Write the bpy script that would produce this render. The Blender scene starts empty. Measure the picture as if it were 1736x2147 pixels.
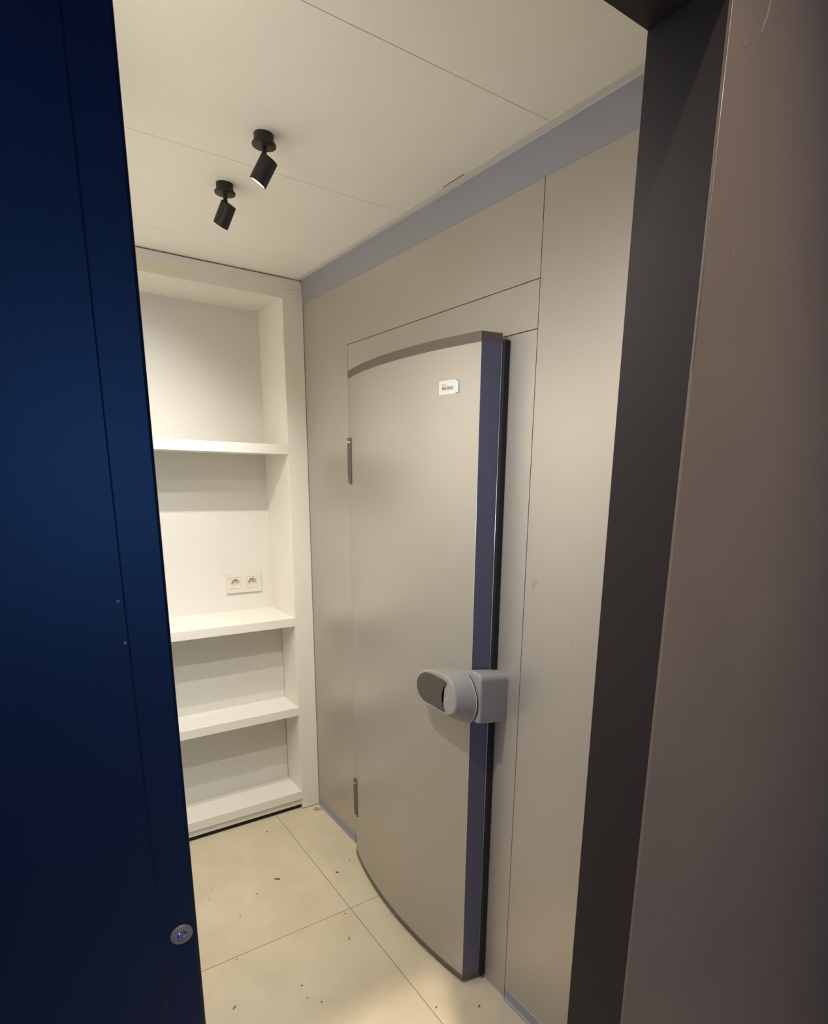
import bpy, bmesh, math, random
from mathutils import Vector, Matrix
random.seed(4)
S = bpy.context.scene
C = S.collection

# ---------------------------------------------------------------- camera
YAW, PITCH, ROLL = math.radians(36.0928), math.radians(-13.7601), math.radians(1.2811)
cam_d = bpy.data.cameras.new('camera')
cam = bpy.data.objects.new('camera', cam_d)
C.objects.link(cam)
cam.location = (-1.1142, -2.6389, 1.6286)
fw = Vector((math.sin(YAW)*math.cos(PITCH), math.cos(YAW)*math.cos(PITCH), math.sin(PITCH)))
rt = Vector((math.cos(YAW), -math.sin(YAW), 0))
up = rt.cross(fw)
r2 = math.cos(ROLL)*rt + math.sin(ROLL)*up
u2 = -math.sin(ROLL)*rt + math.cos(ROLL)*up
cam.rotation_euler = Matrix((r2, u2, -fw)).transposed().to_euler()
cam_d.sensor_fit = 'VERTICAL'
cam_d.sensor_height = 36.0
cam_d.lens = 1280.15/2147*36
cam_d.shift_x = -(948.858-868)/2147
cam_d.shift_y = (1311.558-1073.5)/2147
cam_d.clip_start = 0.02
S.camera = cam

# ---------------------------------------------------------------- light and exposure
S.view_settings.view_transform = 'Standard'
S.view_settings.look = 'None'
S.view_settings.gamma = 1.0
S.view_settings.use_curve_mapping = False
S.view_settings.exposure = 1.45
W = bpy.data.worlds.new('world'); S.world = W
W.use_nodes = True
W.node_tree.nodes['Background'].inputs[0].default_value = (0.25, 0.4, 0.9, 1)
W.node_tree.nodes['Background'].inputs[1].default_value = 0.05

SPOT_POWER = 18.0
SPOT_COL = (1.0, 0.96, 0.90)
def light(name, kind, loc, power, col, aim=None, **kw):
    d = bpy.data.lights.new(name, kind); d.energy = power; d.color = col
    for k, v in kw.items(): setattr(d, k, v)
    o = bpy.data.objects.new(name, d); C.objects.link(o); o.location = loc
    if aim is not None:
        o.rotation_euler = Vector(aim).to_track_quat('-Z', 'Y').to_euler()
    return o
# daylight coming through the window of the dark hallway behind the photographer
light('window_daylight', 'AREA', (-0.60, -5.62, 1.62), 7.0, (0.10, 0.34, 1.0), (0, 1, 0),
      shape='RECTANGLE', size=1.0, size_y=1.1)
light('side_window_daylight', 'AREA', (-2.28, -3.55, 1.75), 7.5, (0.36, 0.52, 1.0), (1, 0, 0),
      shape='RECTANGLE', size=1.0, size_y=1.2)
# hallway downlight
light('hallway_downlight_beam', 'SPOT', (-0.84, -2.96, 3.72), 190.0, (1.0, 0.82, 0.66), (0.44, 0.72, -2.85),
      spot_size=math.radians(34), spot_blend=1.0, shadow_soft_size=0.045)

# ---------------------------------------------------------------- materials
def mat(name, col, rough=0.5, metal=0.0, spec=0.5, var=0.0, vscale=8, bump=0.0, bscale=200, stretch=None, emit=None, aniso=0.0):
    m = bpy.data.materials.new(name); m.use_nodes = True
    N = m.node_tree.nodes; L = m.node_tree.links
    b = N['Principled BSDF']
    b.inputs['Base Color'].default_value = (*col, 1)
    b.inputs['Roughness'].default_value = rough
    b.inputs['Metallic'].default_value = metal
    b.inputs['Specular IOR Level'].default_value = spec
    if emit:
        b.inputs['Emission Color'].default_value = (*emit[0], 1); b.inputs['Emission Strength'].default_value = emit[1]
    tc = N.new('ShaderNodeTexCoord'); mp = N.new('ShaderNodeMapping')
    L.new(tc.outputs['Object'], mp.inputs[0])
    if stretch: mp.inputs['Scale'].default_value = stretch
    if var:
        n = N.new('ShaderNodeTexNoise'); n.inputs['Scale'].default_value = vscale; n.inputs['Detail'].default_value = 5
        r = N.new('ShaderNodeMapRange'); r.inputs[1].default_value = .3; r.inputs[2].default_value = .7
        r.inputs[3].default_value = 1-var; r.inputs[4].default_value = 1+var
        mx = N.new('ShaderNodeVectorMath'); mx.operation = 'SCALE'; mx.inputs[0].default_value = col
        L.new(mp.outputs[0], n.inputs['Vector']); L.new(n.outputs[0], r.inputs[0]); L.new(r.outputs[0], mx.inputs['Scale'])
        L.new(mx.outputs[0], b.inputs['Base Color'])
    if bump:
        n2 = N.new('ShaderNodeTexNoise'); n2.inputs['Scale'].default_value = bscale; n2.inputs['Detail'].default_value = 3
        bp = N.new('ShaderNodeBump'); bp.inputs['Strength'].default_value = bump; bp.inputs['Distance'].default_value = 0.001
        L.new(mp.outputs[0], n2.inputs['Vector']); L.new(n2.outputs[0], bp.inputs['Height']); L.new(bp.outputs[0], b.inputs['Normal'])
    return m

M = {}
M['white'] = mat('white_lacquer', (0.80, 0.77, 0.69), 0.42, var=.015, vscale=3, bump=.05, bscale=90)
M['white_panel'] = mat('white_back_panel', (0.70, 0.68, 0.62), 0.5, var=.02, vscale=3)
M['ceiling'] = mat('ceiling_panel', (0.86, 0.83, 0.77), 0.7, var=.02, vscale=4, bump=.25, bscale=260)
M['ceil_trim'] = mat('ceiling_trim_white', (0.72, 0.69, 0.60), 0.5)
M['seam'] = mat('seam_dark', (0.10, 0.09, 0.075), 0.8)
M['grout'] = mat('floor_joint', (0.22, 0.18, 0.12), 0.9)
M['steel'] = mat('matt_steel_panel', (0.46, 0.43, 0.385), 0.36, metal=0.45, var=.02, vscale=2.5, bump=.06, bscale=300)
M['leaf'] = mat('matt_steel_leaf', (0.435, 0.410, 0.368), 0.36, metal=0.45, var=.02, vscale=2.5, bump=.06, bscale=300)
M['angle'] = mat('grey_angle_profile', (0.325, 0.335, 0.39), 0.4, metal=0.3)
M['cap'] = mat('dark_bronze_cap', (0.13, 0.115, 0.095), 0.45, metal=0.3)
M['strip'] = mat('anodised_edge', (0.115, 0.12, 0.19), 0.35, metal=0.2)
M['strip_edge'] = mat('bright_edge', (0.55, 0.57, 0.62), 0.3, metal=0.6)
M['rubber'] = mat('black_rubber', (0.008, 0.008, 0.010), 0.7)
M['grey_plastic'] = mat('grey_plastic', (0.30, 0.295, 0.29), 0.42, var=.02, vscale=20)
M['pale_plastic'] = mat('pale_plastic', (0.55, 0.53, 0.49), 0.4)
M['grip'] = mat('dark_grip_plastic', (0.075, 0.064, 0.05), 0.45, var=.05, vscale=30)
M['chrome'] = mat('chrome', (0.75, 0.74, 0.72), 0.2, metal=1.0)
M['lamp_black'] = mat('lamp_black', (0.018, 0.014, 0.012), 0.5, bump=.05, bscale=300)
M['lens'] = mat('lamp_lens', (1, 1, 1), 0.5, emit=((1, 0.93, 0.8), 9.0))
M['socket'] = mat('socket_white', (0.70, 0.655, 0.57), 0.3)
M['socket_well'] = mat('socket_well', (0.70, 0.65, 0.56), 0.35)
M['pin'] = mat('pin_metal', (0.35, 0.33, 0.28), 0.35, metal=0.8)
M['navy'] = mat('dark_blue_lacquer', (0.0035, 0.009, 0.028), 0.38, var=.08, vscale=6, bump=.08, bscale=150)
M['brown'] = mat('dark_brown_cladding', (0.138, 0.107, 0.076), 0.55, var=.06, vscale=5, bump=.1, bscale=150)
M['brown_edge'] = mat('brown_edge_highlight', (0.24, 0.20, 0.15), 0.3)
M['scuff'] = mat('scuff_mark', (0.22, 0.18, 0.11), 0.6)
M['hall'] = mat('hallway_wall', (0.18, 0.15, 0.125), 0.7)
M['washer'] = mat('washer_steel', (0.34, 0.27, 0.20), 0.35, metal=0.4)
M['bolt'] = mat('bolt_steel', (0.55, 0.60, 0.75), 0.18, metal=1.0)
M['black'] = mat('hole_black', (0.004, 0.004, 0.005), 0.8)
M['label'] = mat('label_white', (0.66, 0.64, 0.60), 0.35)
M['label_blue'] = mat('label_blue', (0.05, 0.26, 0.52), 0.35)
M['ink'] = mat('label_ink', (0.05, 0.045, 0.035), 0.5)
M['ink_pale'] = mat('label_ink_pale', (0.42, 0.42, 0.38), 0.5)
M['debris'] = mat('dry_brown_bits', (0.09, 0.06, 0.03), 0.9)
M['straw'] = mat('straw', (0.30, 0.20, 0.07), 0.8)
M['smudge'] = mat('smudge', (0.40, 0.36, 0.30), 0.6)

# pale floor tile with cloudy stone pattern and a few dirty rub marks
def tile_mat():
    m = bpy.data.materials.new('pale_stone_tile'); m.use_nodes = True
    N = m.node_tree.nodes; L = m.node_tree.links; b = N['Principled BSDF']
    tc = N.new('ShaderNodeTexCoord')
    n = N.new('ShaderNodeTexNoise'); n.inputs['Scale'].default_value = 5; n.inputs['Detail'].default_value = 8
    n.inputs['Roughness'].default_value = .6; n.inputs['Distortion'].default_value = .4
    r = N.new('ShaderNodeValToRGB')
    r.color_ramp.elements[0].position = .3; r.color_ramp.elements[0].color = (0.55, 0.475, 0.34, 1)
    r.color_ramp.elements[1].position = .7; r.color_ramp.elements[1].color = (0.64, 0.56, 0.41, 1)
    L.new(tc.outputs['Object'], n.inputs['Vector']); L.new(n.outputs[0], r.inputs[0])
    n2 = N.new('ShaderNodeTexNoise'); n2.inputs['Scale'].default_value = 2.2; n2.inputs['Detail'].default_value = 10
    n2.inputs['Roughness'].default_value = .75
    mp = N.new('ShaderNodeMapping'); mp.inputs['Rotation'].default_value = (0, 0, .5); mp.inputs['Scale'].default_value = (1, 3, 1)
    L.new(tc.outputs['Object'], mp.inputs[0]); L.new(mp.outputs[0], n2.inputs['Vector'])
    r2_ = N.new('ShaderNodeMapRange'); r2_.inputs[1].default_value = .62; r2_.inputs[2].default_value = .78
    r2_.inputs[3].default_value = 0; r2_.inputs[4].default_value = .35
    L.new(n2.outputs[0], r2_.inputs[0])
    mx = N.new('ShaderNodeMix'); mx.data_type = 'RGBA'
    mx.inputs[7].default_value = (0.34, 0.25, 0.13, 1)
    L.new(r2_.outputs[0], mx.inputs[0]); L.new(r.outputs[0], mx.inputs[6]); L.new(mx.outputs[2], b.inputs['Base Color'])
    b.inputs['Roughness'].default_value = .6; b.inputs['Specular IOR Level'].default_value = .3
    return m
M['tile'] = tile_mat()

# ---------------------------------------------------------------- mesh helpers
class MB:
    def __init__(s): s.bm = bmesh.new(); s.mats = []
    def mi(s, m):
        if m not in s.mats: s.mats.append(m)
        return s.mats.index(m)
    def box(s, x0, x1, y0, y1, z0, z1, m=None, bev=0.0):
        t = bmesh.new()
        bmesh.ops.create_cube(t, size=1)
        for v in t.verts:
            v.co = Vector(((x0+x1)/2 + v.co.x*(x1-x0), (y0+y1)/2 + v.co.y*(y1-y0), (z0+z1)/2 + v.co.z*(z1-z0)))
        if bev: bmesh.ops.bevel(t, geom=t.edges[:], offset=bev, segments=2, affect='EDGES', profile=.6)
        s.add(t, m); return s
    def add(s, t, m=None, mw=None, smooth=False):
        if mw is not None: t.transform(mw)
        bmesh.ops.recalc_face_normals(t, faces=t.faces[:])
        i = s.mi(m) if m else 0
        mp = {v: s.bm.verts.new(v.co) for v in t.verts}
        for f in t.faces:
            try:
                g = s.bm.faces.new([mp[v] for v in f.verts]); g.material_index = i; g.smooth = smooth or f.smooth
            except ValueError: pass
        t.free(); return s
    def prism(s, poly, a, b, axis, m=None, bev=0.0):
        """poly of 2D points extruded from a to b along axis (0: pts are y,z / 1: x,z / 2: x,y)"""
        t = bmesh.new()
        def P(q, w):
            return {0: (w, q[0], q[1]), 1: (q[0], w, q[1]), 2: (q[0], q[1], w)}[axis]
        A = [t.verts.new(P(q, a)) for q in poly]; B = [t.verts.new(P(q, b)) for q in poly]
        n = len(poly)
        t.faces.new(A); t.faces.new(B[::-1])
        for i in range(n): t.faces.new((A[i], A[(i+1) % n], B[(i+1) % n], B[i]))
        if bev: bmesh.ops.bevel(t, geom=t.edges[:], offset=bev, segments=2, affect='EDGES', profile=.6)
        s.add(t, m); return s
    def cyl(s, p, q, r0, r1=None, seg=40, m=None, bev=0.0):
        r1 = r0 if r1 is None else r1
        p, q = Vector(p), Vector(q); d = q-p
        t = bmesh.new()
        bmesh.ops.create_cone(t, cap_ends=True, segments=seg, radius1=r0, radius2=r1, depth=d.length)
        if bev:
            es = [e for e in t.edges if abs(e.verts[0].co.z-e.verts[1].co.z) < 1e-6]
            bmesh.ops.bevel(t, geom=es, offset=bev, segments=3, affect='EDGES', profile=.5)
        for f in t.faces:
            if len(f.verts) == 4: f.smooth = True
        t.transform(Matrix.Translation((p+q)/2) @ d.to_track_quat('Z', 'Y').to_matrix().to_4x4())
        s.add(t, m); return s
    def lathe(s, prof, p, d, seg=48, m=None):
        """prof [(r, h)] spun about direction d from p"""
        t = bmesh.new(); rings = []
        for r, h in prof:
            if r < 1e-6: rings.append([t.verts.new((0, 0, h))])
            else: rings.append([t.verts.new((r*math.cos(2*math.pi*k/seg), r*math.sin(2*math.pi*k/seg), h)) for k in range(seg)])
        for A, B in zip(rings, rings[1:]):
            for k in range(seg):
                k2 = (k+1) % seg
                f = [A[k % len(A)], A[k2 % len(A)], B[k2 % len(B)], B[k % len(B)]]
                u = []
                for v in f:
                    if v not in u: u.append(v)
                if len(u) > 2: t.faces.new(u)
        t.transform(Matrix.Translation(Vector(p)) @ Vector(d).normalized().to_track_quat('Z', 'Y').to_matrix().to_4x4())
        s.add(t, m, smooth=True); return s
    def build(s, name, m, parent=None, sharp=True):
        me = bpy.data.meshes.new(name); s.bm.to_mesh(me); s.bm.free()
        ms = s.mats or [m]
        for k in ms: me.materials.append(k if not isinstance(k, str) else M[k])
        if not s.mats: pass
        o = bpy.data.objects.new(name, me); C.objects.link(o)
        if parent is not None:
            o.parent = parent
            o.matrix_parent_inverse = parent.matrix_basis.inverted()
        if sharp:
            flags = [f.use_smooth for f in me.polygons]
            if any(flags):
                me.set_sharp_from_angle(angle=math.radians(35))
                me.polygons.foreach_set('use_smooth', flags)
        return o
def mb(m): 
    b = MB(); b.mi(m); return b
def struct(o, label=None):
    o['kind'] = 'structure'
    if label: o['label'] = label
    return o
def empty(name, loc):
    o = bpy.data.objects.new(name, None); C.objects.link(o); o.location = loc; o.empty_display_size = .05
    return o
def tag(o, label, cat, group=None):
    o['label'] = label; o['category'] = cat
    if group: o['group'] = group
    return o

H = 2.40
XL = -1.03      # inner face of the left wall
YD = -2.10      # room side of the doorway wall
YF = -2.203     # hallway side of the doorway wall
XJ = -0.473     # doorway jamb
ZH = 2.111      # doorway head
DY0, DY1 = -0.404, -1.4373   # door frame of the cold room
BAND = 2.3085

# ---------------------------------------------------------------- floor
b = MB(); g = .0012
b.mi('tile'); b.mi('grout')
b.box(-2.6, .6, -5.6, .5, -.05, -.0012, 'grout')
xs = [-.2187-.6*k for k in range(4, -1, -1)] + [.5]
ys = [-5.6, -5.5824, -4.3824, -3.1824, -1.9824, -.7824, .45]
xs = [-2.6] + xs
for i in range(len(xs)-1):
    for j in range(1, len(ys)-1):
        b.box(xs[i]+g, xs[i+1]-g, ys[j]+g, ys[j+1]-g, -.04, 0, 'tile', .0004)
struct(b.build('floor', 'tile'))

# ---------------------------------------------------------------- ceiling: white panels with hairline seams
b = MB(); b.mi('ceiling'); b.mi('seam')
b.box(XL-.05, .05, YD, .4, H+.003, H+.05, 'seam')
ys = [YD, -1.4684, -.8418, -.2183, .35]
for j in range(4):
    b.box(XL-.04, -.0275, ys[j]+.0008, ys[j+1]-.0008, H, H+.04, 'ceiling', .0004)
b.box(-.027, .04, YD, .35, H-.0015, H+.02, 'ceil_trim')
b.box(-.0276, -.0271, -1.155, -1.059, H-.0018, H+.001, 'seam')
struct(b.build('ceiling', 'ceiling'))

# ---------------------------------------------------------------- right wall: steel sandwich panels with groove lines
b = MB(); b.mi('steel'); b.mi('seam')
b.box(.004, .10, YD, .35, 0, H, 'seam')
gp = .0012
# long panel behind the shelf corner, running over the top of the door frame
b.prism([(.34, 0), (DY0+gp, 0), (DY0+gp, 2.0963+gp), (DY1+gp, 2.0963+gp), (DY1+gp, H), (.34, H)], 0, .02, 0, 'steel', .0004)
# near panel
b.box(0, .02, YD, DY1-gp, 0, H, 'steel', .0004)
wall_right = struct(b.build('wall_right', 'steel'))
# frame round the cold room door
b = mb('steel')
b.prism([(DY0-gp, 0.0), (DY0-gp, 2.0963-gp), (DY1+gp, 2.0963-gp), (DY1+gp, 1.9841+gp), (-.50, 1.9841+gp), (-.50, 0.0)], 0, .02, 0, 'steel', .0004)
b.box(.0, .02, DY1+gp, -.50, 0.0, 1.9841-gp, 'steel', .0004)
b.build('door_frame', 'steel', wall_right)

# grey angle profile at the ceiling, its lower leg lies against the wall
b = mb('angle')
b.prism([(0.001, BAND), (-.0015, BAND), (-.0065, H-.006), (-.010, H-.0016), (0.001, H-.0016)], YD, -.001, 1, 'angle')
struct(b.build('trim_1', 'angle'))
# grey skirting channel, interrupted at the door
b = mb('angle')
for y0, y1 in ((-.405, -.001), (YD, DY1-.004)):
    b.prism([(0.001, 0), (-.006, 0), (-.006, .006), (-.002, .008), (-.002, .044), (0.001, .046)], y0, y1, 1, 'angle')
struct(b.build('baseboard_right', 'angle'))
b = mb('seam'); b.box(-.0035, 0.0, -.4095, -.4055, .002, .045, 'rubber'); struct(b.build('trim_2', 'rubber'))

# smudges on the near steel panel
def blob(name, cy, cz, ry, rz, m, parent, x=-.0003, rot=0):
    t = bmesh.new(); vs = []
    for k in range(20):
        a = 2*math.pi*k/20; rr = 1+.25*math.sin(3*a+1)+.12*math.sin(5*a)
        p, q = ry*rr*math.cos(a), rz*rr*math.sin(a)
        vs.append(t.verts.new((x, cy+p*math.cos(rot)-q*math.sin(rot), cz+p*math.sin(rot)+q*math.cos(rot))))
    t.faces.new(vs); bb = mb(m); bb.add(t, m); return bb.build(name, m, parent)

M['smudge'] = mat('smudge', (0.40, 0.37, 0.325), 0.42, metal=0.45)
blob('smudge', -1.474, 1.355, .007, .016, 'smudge', wall_right, rot=.5)
blob('smudge', -1.622, 1.226, .004, .004, 'smudge', wall_right)

# left wall, hidden behind the blue leaf but lighting the room by reflection
b = mb('white'); b.box(XL-.08, XL, YD, .35, 0, H+.02, 'white'); struct(b.build('wall_left', 'white'))
b = mb('white'); b.box(XL-.08, .10, .35, .42, 0, H+.05, 'white'); struct(b.build('wall_back', 'white'))

# ---------------------------------------------------------------- doorway wall (dark cladding) with its lining
b = mb('brown')
b.prism([(XJ, 0), (1.3, 0), (1.3, 3.77), (-2.3, 3.77), (-2.3, ZH), (XJ, ZH)], YF, YF+.004, 1, 'brown')
# solid part of the wall, hallway side
b.box(XJ+.0031, 1.3, YF+.004, YD, 0, 3.77, 'brown')
b.box(-2.3, XJ+.0031, YF+.004, YD, ZH+.0031, 3.77, 'brown')
wall_front = struct(b.build('wall_front', 'brown'))
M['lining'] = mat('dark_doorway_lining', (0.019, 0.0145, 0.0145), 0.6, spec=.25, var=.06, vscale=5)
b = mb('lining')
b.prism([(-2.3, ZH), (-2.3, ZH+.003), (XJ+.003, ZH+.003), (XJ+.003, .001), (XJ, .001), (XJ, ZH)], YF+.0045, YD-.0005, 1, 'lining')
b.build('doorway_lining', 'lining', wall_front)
b = mb('brown_edge'); b.cyl((XJ-.0002, YF-.0001, 1.75), (XJ-.0002, YF-.0001, 2.108), .00035, seg=8, m='brown_edge')
b.build('painted_highlight', 'brown_edge', wall_front)  # thin paler line paints the highlight along the upper jamb edge
# scuffs high up on the cladding
def scuff(pts, w, parent):
    t = bmesh.new(); A = []; B = []
    for i, (x, z) in enumerate(pts):
        ww = w*(1-.6*abs(i/(len(pts)-1)-.4))
        A.append(t.verts.new((x-ww, YF-.0003, z))); B.append(t.verts.new((x+ww, YF-.0003, z)))
    for i in range(len(pts)-1): t.faces.new((A[i], A[i+1], B[i+1], B[i]))
    bb = mb('scuff'); bb.add(t, 'scuff'); return bb.build('scuff_mark', 'scuff', parent)
scuff([(-.405, 2.118), (-.409, 2.108), (-.411, 2.098), (-.4155, 2.088), (-.417, 2.082)], .0016, wall_front)
scuff([(-.4425, 2.068), (-.4435, 2.064), (-.4455, 2.060)], .0007, wall_front)
scuff([(-.4205, 1.885), (-.4215, 1.878), (-.4215, 1.872)], .0006, wall_front)
scuff([(-.425, 1.470), (-.4255, 1.462), (-.4255, 1.455)], .0005, wall_front)

# hallway shell behind the photographer
b = mb('hall')
b.box(-2.38, -2.3, -5.7, -4.1, 0, 3.79, 'hall'); b.box(-2.38, -2.3, -3.0, YF, 0, 3.79, 'hall'); b.box(-2.38, -2.3, -4.1, -3.0, 0, 1.1, 'hall'); b.box(-2.38, -2.3, -4.1, -3.0, 2.4, 3.79, 'hall'); struct(b.build('wall_hallway_left', 'hall'))
b = mb('hall'); b.box(1.3, 1.38, -5.7, YF, 0, 3.79, 'hall'); struct(b.build('wall_hallway_right', 'hall'))
b = mb('hall')
b.box(-2.38, -1.15, -5.7, -5.6, 0, 3.79, 'hall'); b.box(-.05, 1.38, -5.7, -5.6, 0, 3.79, 'hall')
b.box(-1.15, -.05, -5.7, -5.6, 0, .92, 'hall'); b.box(-1.15, -.05, -5.7, -5.6, 2.32, 3.79, 'hall')
struct(b.build('wall_hallway_back', 'hall'))
b = mb('hall'); b.box(-2.38, 1.38, -5.7, YF, 3.78, 3.84, 'hall'); struct(b.build('ceiling_hallway', 'hall'))
b = mb('hall'); b.box(.6, 1.38, -5.6, YF, -.05, 0, 'hall'); struct(b.build('floor_hallway', 'hall'))

# ---------------------------------------------------------------- blue leaf at the left of the doorway
XE = -1.0163
b = mb('navy')
b.box(-2.25, XE-.031, -2.118, -2.082, .012, 2.10, 'navy', .0012)
door1 = struct(b.build('door_1', 'navy'), 'dark blue sliding leaf filling the left side of the doorway')
b = mb('navy')   # edge profile slightly set back, with rounded nose
b.prism([(XE-.031, -2.082), (XE-.031, -2.1166), (XE-.003, -2.1166), (XE-.0008, -2.1156), (XE, -2.113), (XE, -2.085), (XE-.002, -2.082)], .012, 2.10, 2, 'navy')
b.build('edge_profile', 'navy', door1)
# bolt with washer
BX, BZ, BY = -1.0305, 1.2185, -2.1166
b = MB(); b.mi('washer')
b.lathe([(.0040, 0), (.0040, .0012), (.0086, .0012), (.0094, .0008), (.0096, 0)], (BX, BY, BZ), (0, -1, 0), m='washer')
washer = b.build('washer', 'washer', door1)
b = MB(); b.mi('bolt')
b.lathe([(.0039, 0), (.0039, .0020), (.0032, .0027), (.0021, .0028), (.0019, .0012), (0, .0010)], (BX, BY, BZ), (0, -1, 0), m='bolt')
b.build('bolt_head', 'bolt', door1)
# small pale specks on the leaf
for (x, z) in ((-1.052, 1.530), (-1.0505, 1.4965)):
    b = mb('scuff'); b.cyl((x, -2.1179, z), (x, -2.1182, z), .0012, seg=10, m='scuff'); b.build('speck', 'scuff', door1)

# ---------------------------------------------------------------- shelf unit
PW = .0889; D1 = .29; D2 = .177
SL = XL+.001
shelf = tag(empty('shelf_unit', (-.515, 0, 0)), 'tall white built-in shelf unit with open compartments at the end of the room', 'shelf unit')
def part(name, m, fn, parent=shelf):
    b = MB(); b.mi(m); fn(b); return b.build(name, m, parent)
part('side_post', 'white', lambda b: b.box(-PW, -.0015, 0, .33, .004, 2.3575, 'white', .0012))
part('side_post', 'white', lambda b: b.box(SL, SL+PW, 0, .33, .004, 2.3575, 'white', .0012))
part('inner_side_panel', 'white', lambda b: b.box(-PW-.001, -PW+.010, .012, D1, .0976, 2.3194, 'white'))
# header with a clipped corner near the ceiling
hd = part('header_board', 'white', lambda b: b.prism([(SL, 2.3194), (-PW-.0005, 2.3194), (-PW-.0005, 2.3585), (-.0015, 2.3585), (-.0015, 2.388), (-.012, H-.0045), (SL, H-.0045)], .0006, .33, 1, 'white', .0006))
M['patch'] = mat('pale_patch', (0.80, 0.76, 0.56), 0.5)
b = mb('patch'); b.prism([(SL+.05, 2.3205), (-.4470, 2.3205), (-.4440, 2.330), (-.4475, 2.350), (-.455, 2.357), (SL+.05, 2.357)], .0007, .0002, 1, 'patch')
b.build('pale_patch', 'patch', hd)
IX0, IX1 = SL+PW, -PW
for nm, z0, z1, d in (('upper_shelf', 1.7042, 1.7439, D1), ('worktop_shelf', .9378, .9771, D1), ('lower_shelf', .4973, .5377, D2), ('bottom_board', .0560, .0976, D2)):
    part(nm, 'white', lambda b: b.box(IX0-.004, IX1+.004, 0.0004, d+.004, z0, z1, 'white', .0008))
part('plinth', 'white', lambda b: b.box(IX0-.004, IX1+.004, .012, .03, .0225, .057, 'white'))
part('back_panel', 'white_panel', lambda b: b.box(IX0-.004, IX1+.0005, D1, D1+.012, .94, 2.33, 'white_panel'))
part('back_panel', 'white_panel', lambda b: b.box(IX0-.004, IX1-.0022, D2, D2+.012, .50, .94, 'white_panel'))
part('back_panel', 'white_panel', lambda b: b.box(IX0-.004, IX1-.0030, D2, D2+.012, .06, .4975, 'white_panel'))
part('shadow_gap', 'black', lambda b: b.box(IX0-.004, IX1+.004, .018, .30, .004, .0225, 'black'))

# double socket
OY = D1
sock = tag(empty('double_socket_outlet', (-.2255, OY, 1.112)), 'white double wall socket on the back panel above the worktop shelf', 'socket outlet')
def rrect(cx, cz, w, h, r, seg=6):
    pts = []
    for (sx, sz, a0) in ((1, 1, 0), (-1, 1, 90), (-1, -1, 180), (1, -1, 270)):
        for k in range(seg+1):
            a = math.radians(a0+90*k/seg)
            pts.append((cx+sx*(w/2-r)+r*math.cos(a), cz+sz*(h/2-r)+r*math.sin(a)))
    return pts
PT = OY-.012
b = mb('socket')
hw = .0262; cs = (-.2665, -.1870)
b.box(-.3075, -.1435, PT, OY, 1.112+hw, 1.159, 'socket', .0008); b.box(-.3075, -.1435, PT, OY, 1.065, 1.112-hw, 'socket', .0008)
for xa_, xb_ in ((-.3075, cs[0]-hw), (cs[0]+hw, cs[1]-hw), (cs[1]+hw, -.1435)):
    b.box(xa_, xb_, PT, OY, 1.112-hw-.001, 1.112+hw+.001, 'socket')
b.build('cover_plate', 'socket', sock)
for cx in cs:
    b = mb('socket'); n_ = 48; t = bmesh.new()
    sq = []
    for k in range(n_):
        a = 2*math.pi*k/n_; c_, s_ = math.cos(a), math.sin(a); m_ = .0256/max(abs(c_), abs(s_)); sq.append((cx+m_*c_, 1.112+m_*s_))
    def ringv(pts, y): return [t.verts.new((x, y, z)) for x, z in pts]
    def circ(r): return [(cx+r*math.cos(2*math.pi*k/n_), 1.112+r*math.sin(2*math.pi*k/n_)) for k in range(n_)]
    R_ = [ringv(sq, OY-.001), ringv(sq, PT-.0012), ringv(circ(.0212), PT-.0014), ringv(circ(.0203), PT-.0008), ringv(circ(.0198), OY-.0014)]
    for A, B in zip(R_, R_[1:]):
        for k in range(n_): t.faces.new((A[k], A[(k+1) % n_], B[(k+1) % n_], B[k]))
    for A, B in ((R_[3], R_[4]),): pass
    b.add(t, 'socket')
    b.build('socket_insert', 'socket', sock)
    b = mb('socket_well'); b.cyl((cx, OY-.0005, 1.112), (cx, OY-.0016, 1.112), .0198, seg=48, m='socket_well')
    b.build('socket_well', 'socket_well', sock)
    b = mb('pin')
    b.cyl((cx, OY-.001, 1.121), (cx, OY-.013, 1.121), .0024, seg=16, m='pin', bev=.0006)
    b.build('earth_pin', 'pin', sock)
    b = mb('black')
    for dx in (-.0095, .0095):
        b.cyl((cx+dx, OY-.0012, 1.112), (cx+dx, OY-.0020, 1.112), .0026, seg=16, m='black')
    b.build('pin_holes', 'black', sock)

# ---------------------------------------------------------------- cold room door
YC, XA, RR = -.985, -.1062, 1.98
def arcx(y): return XA + (RR - math.sqrt(RR*RR-(y-YC)**2))
Y0, Y1 = -.492, -1.316
ys_ = [Y0 + (Y1-Y0)*k/28 for k in range(29)]
door = tag(empty('cold_room_door', (0, Y0, 0.02)), 'tall matt steel cold room door with bulging front, dark edge strip and grey latch', 'door')
def leaf_poly(off=0.0, y0=Y0, y1=Y1):
    front = [(arcx(y)-off, y) for y in [y0 + (y1-y0)*k/28 for k in range(29)]]
    return front
b = MB(); b.mi('leaf')
t = bmesh.new()
fr = leaf_poly()
poly = [(-.018, Y0+.004)] + fr + [(-.020, -1.3265)]
A = [t.verts.new((x, y, .0285)) for x, y in poly]; B = [t.verts.new((x, y, 1.966)) for x, y in poly]
n = len(poly)
for i in range(n):
    f = t.faces.new((A[i], A[(i+1) % n], B[(i+1) % n], B[i])); f.smooth = 1 <= i <= n-3
t.faces.new(A); t.faces.new(B[::-1])
b.add(t, 'leaf')
b.build('leaf', 'leaf', door)
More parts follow.
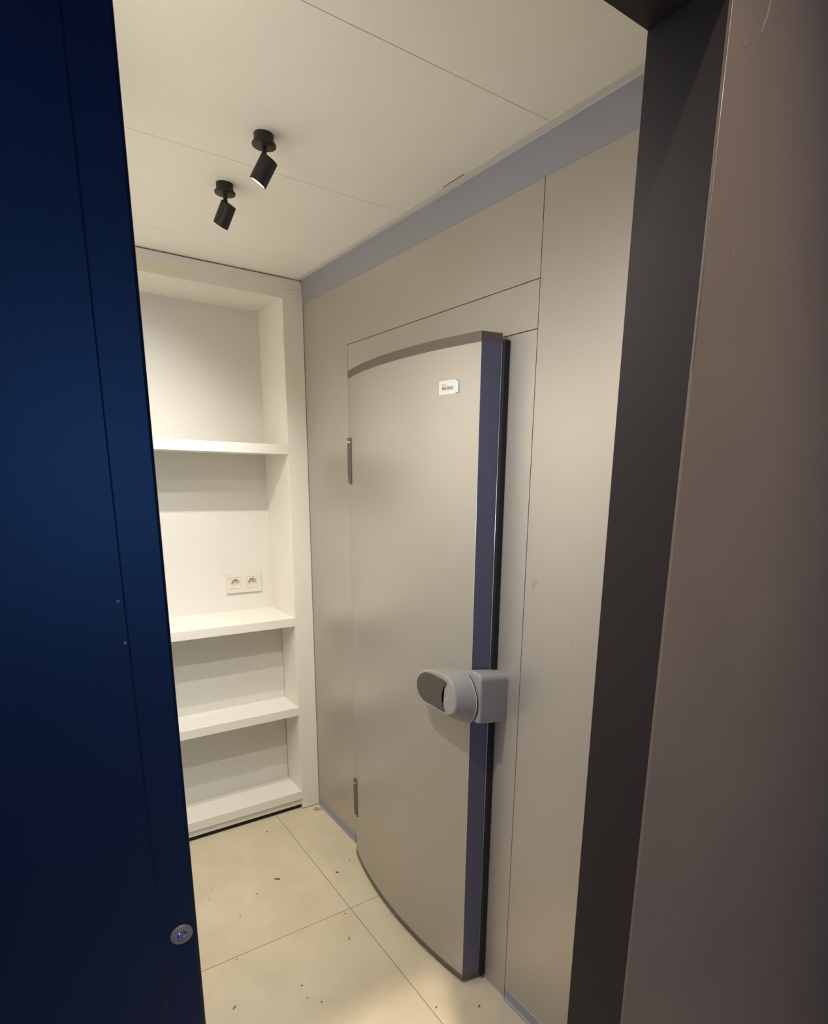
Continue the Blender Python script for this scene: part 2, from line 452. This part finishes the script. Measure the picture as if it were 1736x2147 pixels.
# curved cap strips
for z0, z1, nm in ((1.963, 1.9880, 'top_cap'), (.0180, .0315, 'bottom_cap')):
    fr = leaf_poly(.0014)
    poly = [(-.017, Y0+.005), (fr[0][0], Y0+.0005)] + fr[1:-1] + [(fr[-1][0], Y1-.0005), (-.0195, -1.3290)]
    b = mb('cap'); b.prism(poly, z0, z1, 2, 'cap', .0004); b.build(nm, 'cap', door)
# latch side strip
xa, ya, xb, yb = arcx(Y1)-.0006, Y1-.0004, -.0198, -1.3269
dx, dy = xb-xa, yb-ya; ln = math.hypot(dx, dy); nx, ny = -abs(dy)/ln, -abs(dx)/ln
poly = [(xa, ya), (xa+nx*.0012, ya+ny*.0012), (xb+nx*.0012, yb+ny*.0012), (xb, yb)]
b = mb('strip'); b.prism(poly, .0300, 1.9645, 2, 'strip'); es = b.build('edge_strip', 'strip', door)
b = mb('strip_edge')
b.cyl((xb+nx*.001, yb+ny*.001, .030), (xb+nx*.001, yb+ny*.001, 1.987), .0011, seg=8, m='strip_edge')
b.cyl((xa+nx*.0008, ya+ny*.0008, .030), (xa+nx*.0008, ya+ny*.0008, 1.9645), .0006, seg=8, m='strip_edge')
b.build('bright_edge', 'strip_edge', es)
b = mb('rubber'); b.box(-.0185, -.0010, -1.338, -1.300, .014, 1.972, 'rubber', .001); b.box(-.0185, -.0010, -.50, -.47, .02, 1.972, 'rubber', .001)
b.box(-.0185, -.0010, -1.30, -.50, 1.93, 1.972, 'rubber'); b.box(-.0185, -.0010, -1.30, -.50, .014, .04, 'rubber')
b.build('gasket', 'rubber', door)
# hinges
for zc in (1.677, .297):
    b = mb('cap')
    b.prism([(-.003, -.4895), (-.0450, -.4895), (-.0545, -.4965), (-.0545, -.5230), (-.0485, -.5230), (-.0440, -.4930), (-.003, -.4930)], zc-.062, zc+.062, 2, 'cap', .0006)
    hg = b.build('hinge', 'cap', door)
    b = mb('cap'); b.box(-.0560, -.0520, -.5285, -.5235, zc-.088, zc+.080, 'cap', .001); b.build('hinge_strap', 'cap', hg)
    b = mb('strip_edge')
    b.cyl((-.0465, -.5060, zc+.062), (-.0465, -.5060, zc+.067), .0115, seg=20, m='strip_edge'); b.build('hinge_washer', 'strip_edge', hg)
    b = mb('cap')
    b.cyl((-.0465, -.5060, zc+.067), (-.0465, -.5060, zc+.080), .0115, seg=24, m='cap', bev=.001)
    b.cyl((-.0465, -.5060, zc-.085), (-.0465, -.5060, zc-.062), .0095, seg=24, m='cap', bev=.002)
    b.build('hinge_knuckle', 'cap', hg)

# name plate on the door
LY, LZ = -1.2008, 1.8622
def on_leaf(y, z, off): return (arcx(y)-off, y, z)
def surf_prism(poly, off0, off1, m, b):
    t = bmesh.new()
    A = [t.verts.new(on_leaf(y, z, off0)) for y, z in poly]; B = [t.verts.new(on_leaf(y, z, off1)) for y, z in poly]
    n = len(poly); t.faces.new(A); t.faces.new(B[::-1])
    for i in range(n): t.faces.new((A[i], A[(i+1) % n], B[(i+1) % n], B[i]))
    b.add(t, m)
b = mb('label'); surf_prism(rrect(LY, LZ, .083, .0365, .006), 0, .0015, 'label', b); plate = b.build('name_plate', 'label', door)
b = mb('label_blue')
o_ = [q for q in rrect(LY, LZ, .081, .0345, .0055)]
i_ = [q for q in rrect(LY, LZ, .074, .0295, .0035)]
# bracket round the latch-side end (smaller y)
oo = [q for q in o_ if q[0] <= LY-.029]; ii = [q for q in i_ if q[0] <= LY-.029]
oo = [(LY-.027, LZ+.01725)] + sorted([q for q in oo if True], key=lambda q: math.atan2(q[1]-LZ, -(q[0]-(LY-.02))), reverse=True) + [(LY-.027, LZ-.01725)]
ii = [(LY-.027, LZ+.01475)] + sorted(ii, key=lambda q: math.atan2(q[1]-LZ, -(q[0]-(LY-.02))), reverse=True) + [(LY-.027, LZ-.01475)]
t = bmesh.new()
m_ = min(len(oo), len(ii))
A = [t.verts.new(on_leaf(y, z, .0018)) for y, z in oo[:m_]]; B = [t.verts.new(on_leaf(y, z, .0018)) for y, z in ii[:m_]]
for i in range(m_-1): t.faces.new((A[i], A[i+1], B[i+1], B[i]))
b.add(t, 'label_blue'); b.build('blue_bracket', 'label_blue', plate)
def text_mesh(name, body, size, ycen, zbase, m, parent, sx=1.0):
    cu = bpy.data.curves.new(name, 'FONT'); cu.body = body; cu.size = size; cu.align_x = 'CENTER'; cu.extrude = .00015/size*size
    tmp = bpy.data.objects.new(name, cu); C.objects.link(tmp)
    dg = bpy.context.evaluated_depsgraph_get()
    me = bpy.data.meshes.new_from_object(tmp.evaluated_get(dg))
    bpy.data.objects.remove(tmp)
    for v in me.vertices:
        x, y, z = v.co
        yy = ycen - x*sx
        v.co = (arcx(yy)-.0018-abs(z), yy, zbase+y)
    me.materials.clear(); me.materials.append(M[m])
    o = bpy.data.objects.new(name, me); C.objects.link(o); o.parent = parent; o.matrix_parent_inverse = parent.matrix_basis.inverted()
    return o
text_mesh('lettering', 'MATRIX', .0125, LY+.0055, LZ-.0065, 'ink', plate, 1.05)
text_mesh('small_lettering', 'porte', .0060, LY+.0205, LZ+.0055, 'ink_pale', plate, 1.3)

# latch body: lofted closed outlines
def resample(pts, n, c):
    """closed outline resampled by angle about c"""
    out = []
    P = [Vector(p) for p in pts]; m_ = len(P)
    for k in range(n):
        a = 2*math.pi*k/n; d = Vector((math.cos(a), math.sin(a))); best = None
        for i in range(m_):
            p, q = P[i]-Vector(c), P[(i+1) % m_]-Vector(c); e = q-p
            den = d.x*e.y-d.y*e.x
            if abs(den) < 1e-12: continue
            tt = (p.x*e.y-p.y*e.x)/den; ss = (p.x*d.y-p.y*d.x)/den
            if tt > 0 and -1e-6 <= ss <= 1+1e-6: best = tt if best is None else max(best, tt)
        out.append(best or 0)
    for _ in range(2): out = [(out[i-1]+2*out[i]+out[(i+1) % n])/4 for i in range(n)]
    return [(c[0]+r*math.cos(2*math.pi*k/n), c[1]+r*math.sin(2*math.pi*k/n)) for k, r in enumerate(out)]
def loft(rings, m, b, capfirst=True, caplast=True):
    t = bmesh.new(); R = [[t.verts.new(p) for p in r] for r in rings]; n = len(R[0])
    for A, B in zip(R, R[1:]):
        for i in range(n): t.faces.new((A[i], A[(i+1) % n], B[(i+1) % n], B[i])).smooth = True
    cf = ([t.faces.new(R[0])] if capfirst else []) + ([t.faces.new(R[-1][::-1])] if caplast else [])
    bmesh.ops.triangulate(t, faces=cf, ngon_method='EAR_CLIP')
    b.add(t, m)
NN = 96
face = [(-1.199, 1.072), (-1.234, 1.079), (-1.289, 1.086), (-1.323, 1.08), (-1.346, 1.062), (-1.36, 1.039), (-1.363, 1.012), (-1.357, 0.986), (-1.327, 0.967), (-1.303, 0.965), (-1.191, 0.964), (-1.155, 0.988), (-1.15, 1.018), (-1.168, 1.051)]
rear = [(-1.114, 1.027), (-1.151, 1.047), (-1.183, 1.062), (-1.217, 1.072), (-1.282, 1.081), (-1.317, 1.084), (-1.337, 1.078), (-1.356, 1.064), (-1.375, 1.034), (-1.381, 1.003), (-1.37, 0.967), (-1.352, 0.942), (-1.327, 0.933), (-1.3, 0.93), (-1.255, 0.926), (-1.225, 0.927), (-1.149, 0.935), (-1.114, 0.959), (-1.101, 0.991)]
cc = (-1.245, 1.008)
F = resample(face, NN, cc); Rr = resample(rear, NN, cc)
def mixo(A, B, t_, sc=1.0): return [((a[0]*(1-t_)+b_[0]*t_-cc[0])*sc+cc[0], (a[1]*(1-t_)+b_[1]*t_-cc[1])*sc+cc[1]) for a, b_ in zip(A, B)]
rings = []
CY = -1.3322
for x in (-.074, -.1038): rings.append([(x, max(y, CY), z) for y, z in mixo(Rr, F, 0, .985)])
rings.append([(-.1042, y, z) for y, z in mixo(Rr, F, 0, .992)])
for (x, t_, sc) in ((-.1060, 0, 1.0), (-.1110, .12, 1.0), (-.1600, .97, 1.0), (-.1632, 1.0, .992), (-.1652, 1.0, .968), (-.1660, 1.0, .93)):
    o_ = mixo(Rr, F, t_, sc); rings.append([(x, y, z) for y, z in o_])
b = mb('grey_plastic'); loft(rings, 'grey_plastic', b); latch = b.build('latch_body', 'grey_plastic', door)
# bright rim between body and keeper
def tube(pts, r, m, name, parent, seg=10):
    cu = bpy.data.curves.new(name, 'CURVE'); cu.dimensions = '3D'; cu.bevel_depth = r; cu.bevel_resolution = 3; cu.use_fill_caps = True
    sp = cu.splines.new('POLY'); sp.points.add(len(pts)-1)
    for p_, q_ in zip(sp.points, pts): p_.co = (*q_, 1)
    tmp = bpy.data.objects.new(name, cu); C.objects.link(tmp)
    dg = bpy.context.evaluated_depsgraph_get(); me = bpy.data.meshes.new_from_object(tmp.evaluated_get(dg)); bpy.data.objects.remove(tmp)
    me.materials.clear(); me.materials.append(M[m])
    for f in me.polygons: f.use_smooth = True
    o = bpy.data.objects.new(name, me); C.objects.link(o)
    if parent is not None: o.parent = parent; o.matrix_parent_inverse = parent.matrix_basis.inverted()
    return o
rp = []
for k in range(NN):
    y, z = mixo(Rr, F, 0, 1.004)[k]
    if y < -1.335: rp.append((z, y))
rp.sort()
tube([(-.1062, y, z) for z, y in rp], .0011, 'pale_plastic', 'rim', latch)
# dark grip let into the outer face
grip = [(-1.208, 1.067), (-1.247, 1.07), (-1.288, 1.069), (-1.318, 1.066), (-1.314, 1.053), (-1.302, 1.037), (-1.297, 1.019), (-1.3, 0.998), (-1.307, 0.983), (-1.317, 0.974), (-1.291, 0.973), (-1.249, 0.975), (-1.201, 0.975), (-1.175, 0.988), (-1.162, 1.011), (-1.164, 1.032), (-1.181, 1.053)]
def inset(P, d):
    cx = sum(p[0] for p in P)/len(P); cz = sum(p[1] for p in P)/len(P); out = []
    n = len(P)
    for i in range(n):
        a, q, c = Vector(P[i-1]), Vector(P[i]), Vector(P[(i+1) % n])
        tv = (c-a).normalized(); nv = Vector((-tv.y, tv.x))
        if nv.dot(Vector((cx, cz))-q) < 0: nv = -nv
        out.append(tuple(q+nv*d))
    return out
def smooth_closed(P, it=2):
    for _ in range(it):
        Q = []
        for i in range(len(P)):
            a, c = P[i], P[(i+1) % len(P)]
            Q += [(a[0]*.8+c[0]*.2, a[1]*.8+c[1]*.2), (a[0]*.2+c[0]*.8, a[1]*.2+c[1]*.8)]
        P = Q
    return P
G = smooth_closed(grip)
b = mb('grip')
loft([[(x, y, z) for y, z in inset(G, d)] for x, d in ((-.161, 0), (-.1668, 0), (-.1676, .0008), (-.1679, .0022))], 'grip', b)
b.build('grip', 'grip', latch)
b = MB(); b.mi('chrome')
b.lathe([(.0052, 0), (.0052, .0010), (.0046, .0016), (.0040, .0010), (.0034, .0012), (.0026, .0016), (.0012, .0016), (0, .0009)], (-.1660, -1.319, 1.014), (-1, 0, 0), m='chrome', seg=28)
b.build('lock_screw', 'chrome', latch)
# keeper box on the frame
keep = tag(empty('latch_keeper', (0, -1.36, 1.02)), 'grey plastic latch keeper fixed to the frame beside the door edge', 'latch keeper')
b = mb('grey_plastic')
b.bm.free()
kp = [q for q in rrect(-1.3610, 1.0050, .054, .150, .020, 10) if q[0] < -1.360]
kp = [(-1.3340, 1.080)] + kp + [(-1.3340, .930)]
b2 = mb('grey_plastic')
def kring(x, sc, sh=0.0):
    return [(x, -1.36+(y+1.36)*sc+sh, 1.005+(z-1.005)*(1+(-x)*.10)*sc + (-x)*.15) for y, z in kp]
loft([kring(-.0008, 1), kring(-.090, 1), kring(-.0945, .985), kring(-.0975, .955), kring(-.0990, .91)], 'grey_plastic', b2)
b2.build('keeper_box', 'grey_plastic', keep)

# ---------------------------------------------------------------- ceiling spotlights
def spotlight(name, cx, cy, axis, L_, rh, label, power, beam=117):
    root = tag(empty(name, (cx, cy, H)), label, 'ceiling spotlight', 'black ceiling spotlights')
    b = MB(); b.mi('lamp_black')
    b.lathe([(0, 0), (.0225, 0), (.0225, .012), (.0235, .017), (.0275, .0195), (.0282, .022), (.0275, .0245), (.024, .026), (0, .026)], (cx, cy, H), (0, 0, -1), m='lamp_black')
    b.build('ceiling_base', 'lamp_black', root)
    a = Vector(axis).normalized()
    top = Vector((cx, cy, H-.026))
    jt = top + Vector((0, 0, -.016))
    b = mb('lamp_black'); b.cyl(top+Vector((0, 0, .002)), jt, .0055, seg=20, m='lamp_black'); 
    b.lathe([(0, -.0065), (.004, -.0055), (.0065, 0), (.004, .0055), (0, .0065)], jt, (0, 0, 1), m='lamp_black', seg=20)
    b.build('swivel_joint', 'lamp_black', root)
    # head hangs from a short tongue on its upper rim
    side = (Vector((0, 0, 1)) - a*a.z).normalized()
    h0 = jt + a*.000 - side*(rh-.006)
    h1 = h0 + a*L_
    b = MB(); b.mi('lamp_black')
    b.lathe([(0, 0), (rh-.002, 0), (rh-.0005, .0006), (rh, .002), (rh, L_-.0005), (rh-.0005, L_), (rh-.0022, L_), (rh-.0024, L_-.004)], h0, a, m='lamp_black', seg=56)
    hd_ = b.build('lamp_head', 'lamp_black', root)
    b = MB(); b.mi('lens'); b.lathe([(0, 0), (rh-.0023, 0)], h1 - a*.0035, a, m='lens', seg=48); b.build('lens', 'lens', hd_)
    l = light('spot_beam', 'SPOT', h1 + a*.004, power, SPOT_COL, a, spot_size=math.radians(beam), spot_blend=1.0, shadow_soft_size=rh*.5)
    return root
spotlight('ceiling_spotlight', -.5115, -1.013, (-.37, .29, -.75), .060, .0205, 'black ceiling spotlight with glowing lens visible, nearer and higher in the photo', SPOT_POWER)
spotlight('ceiling_spotlight', -.510, -.692, (-.26, .48, -.75), .060, .0205, 'black ceiling spotlight nearer the shelf unit, lens turned away', SPOT_POWER)

spotlight('ceiling_spotlight', -.93, -1.47, (.25, .05, -1), .056, .0205, 'added black fill spotlight by the left wall, unseen behind the blue leaf', 19.0, 150)  # unseen extra spotlight, added to brighten the room and near wall

# hallway downlight body, above the photographer
dl = tag(empty('recessed_downlight', (-.84, -2.96, 3.78)), 'small round recessed downlight in the hallway ceiling', 'downlight')
b = MB(); b.mi('lamp_black'); b.lathe([(.035, 0), (.045, 0), (.045, .004), (.035, .006), (.034, 0)], (-.84, -2.96, 3.78), (0, 0, -1), m='lamp_black'); b.build('trim_ring', 'lamp_black', dl)

# ---------------------------------------------------------------- debris on the floor
bits = [(-.625, -.372, .003), (-.651, -.429, .0028), (-.487, -.502, .003), (-.581, -.592, .003), (-.655, -.797, .0028), (-.515, -1.026, .003),
        (-.519, -1.081, .0028), (-.489, -1.122, .003), (-.249, -.800, .0035), (-.201, -1.345, .003), (-.306, -.100, .0045), (-.200, -.008+-.02, .003), (-.087, -.510, .003)]
bit_labels = ['tiny dark speck on the floor by the blue leaf, farthest back of the two there',
    'tiny dark speck on the floor by the blue leaf, just in front of its twin',
    'dark speck on the floor just left of the largest curled leaf fragment',
    'dark speck midway along the big floor tile behind the crosswise joint',
    'faint speck just in front of the crosswise floor joint near the blue leaf',
    'farthest back of three dark specks in a row on the front floor tile',
    'middle one of three dark specks in a row on the front floor tile',
    'nearest of three dark specks in a row on the front floor tile',
    'dark speck on the floor right beside the crossing of the two tile joints',
    'dark speck near the lengthwise floor joint at the bottom of the photo',
    'dark speck on the floor a little in front of the shelf unit plinth',
    'dark speck on the floor close to the foot of the shelf unit side post',
    'dark speck on the floor beside the hinge end of the curved door']
first = None
for k, (x, y, r) in enumerate(bits):
    if first is None:
        t = bmesh.new(); bmesh.ops.create_icosphere(t, subdivisions=2, radius=1)
        for v in t.verts:
            v.co *= 1+.25*math.sin(5*v.co.x+2)*math.cos(4*v.co.y); v.co.z *= .4
        b = mb('debris'); b.add(t, 'debris', smooth=True); first = b.build('debris_speck', 'debris'); o = first
    else:
        o = first.copy(); C.objects.link(o)
    o.scale = (r*random.uniform(.8, 1.3), r*random.uniform(.5, .8), r*.8); o.rotation_euler = (0, 0, random.uniform(0, 3)); o.location = (x, y, r*.28)
    tag(o, bit_labels[k], 'dirt speck', 'dirt specks on the floor')
def flake(x, y, ln_, w, ang, label, name='dry_leaf_bit'):
    t = bmesh.new(); d = Vector((math.cos(ang), math.sin(ang), 0)); nrm = Vector((-d.y, d.x, 0)); rows = []
    for k in range(9):
        u = k/8; ww = w*math.sin(math.pi*(.08+.84*u))*(1+.2*math.sin(9*u)); c0 = Vector((x, y, .0008+.0025*math.sin(math.pi*u)))+d*ln_*(u-.5)+nrm*.15*ln_*math.sin(2*u)
        rows.append([t.verts.new(c0-nrm*ww), t.verts.new(c0+Vector((0, 0, .0012))), t.verts.new(c0+nrm*ww), t.verts.new(c0-Vector((0, 0, .0006)))])
    for A, B in zip(rows, rows[1:]):
        for i in range(4): t.faces.new((A[i], A[(i+1) % 4], B[(i+1) % 4], B[i]))
    t.faces.new(rows[0]); t.faces.new(rows[-1][::-1])
    b = mb('debris'); b.add(t, 'debris', smooth=True); o = b.build(name, 'debris'); tag(o, label, 'debris'); return o
flake(-.386, -.456, .026, .0035, 2.2, 'curled brown leaf fragment on the floor in front of the shelf unit, largest bit')
flake(-.165, -.554, .016, .004, 1.9, 'short dark leaf bit on the narrow tile beside the door')
flake(-.293, -.925, .018, .0018, .9, 'thin dark sliver on the floor left of the tile seam crossing')
flake(-.720, -.990, .016, .0016, .5, 'thin brown sliver near the bottom of the blue leaf')
flake(-.087, -1.421, .015, .0016, .4, 'thin brown sliver on the floor past the latch end of the door')
# straw wisp in the corner
st = tag(empty('straw_wisp', (-.03, -.035, 0)), 'small wisp of yellow straw on the floor at the corner of shelf unit and wall', 'straw')
for k in range(9):
    x0, y0 = -.055+random.uniform(0, .03), -.03+random.uniform(-.02, .012); a = random.uniform(-.9, .5); ln_ = random.uniform(.02, .045)
    pts = [(min(x0+ln_*u*math.cos(a), -.009), y0+ln_*u*math.sin(a)-.006*math.sin(3*u), .0012+.0035*math.sin(math.pi*u)) for u in [j/6 for j in range(7)]]
    tube(pts, .0006, 'straw', 'straw_stalk', st)
bpy.context.view_layer.update()
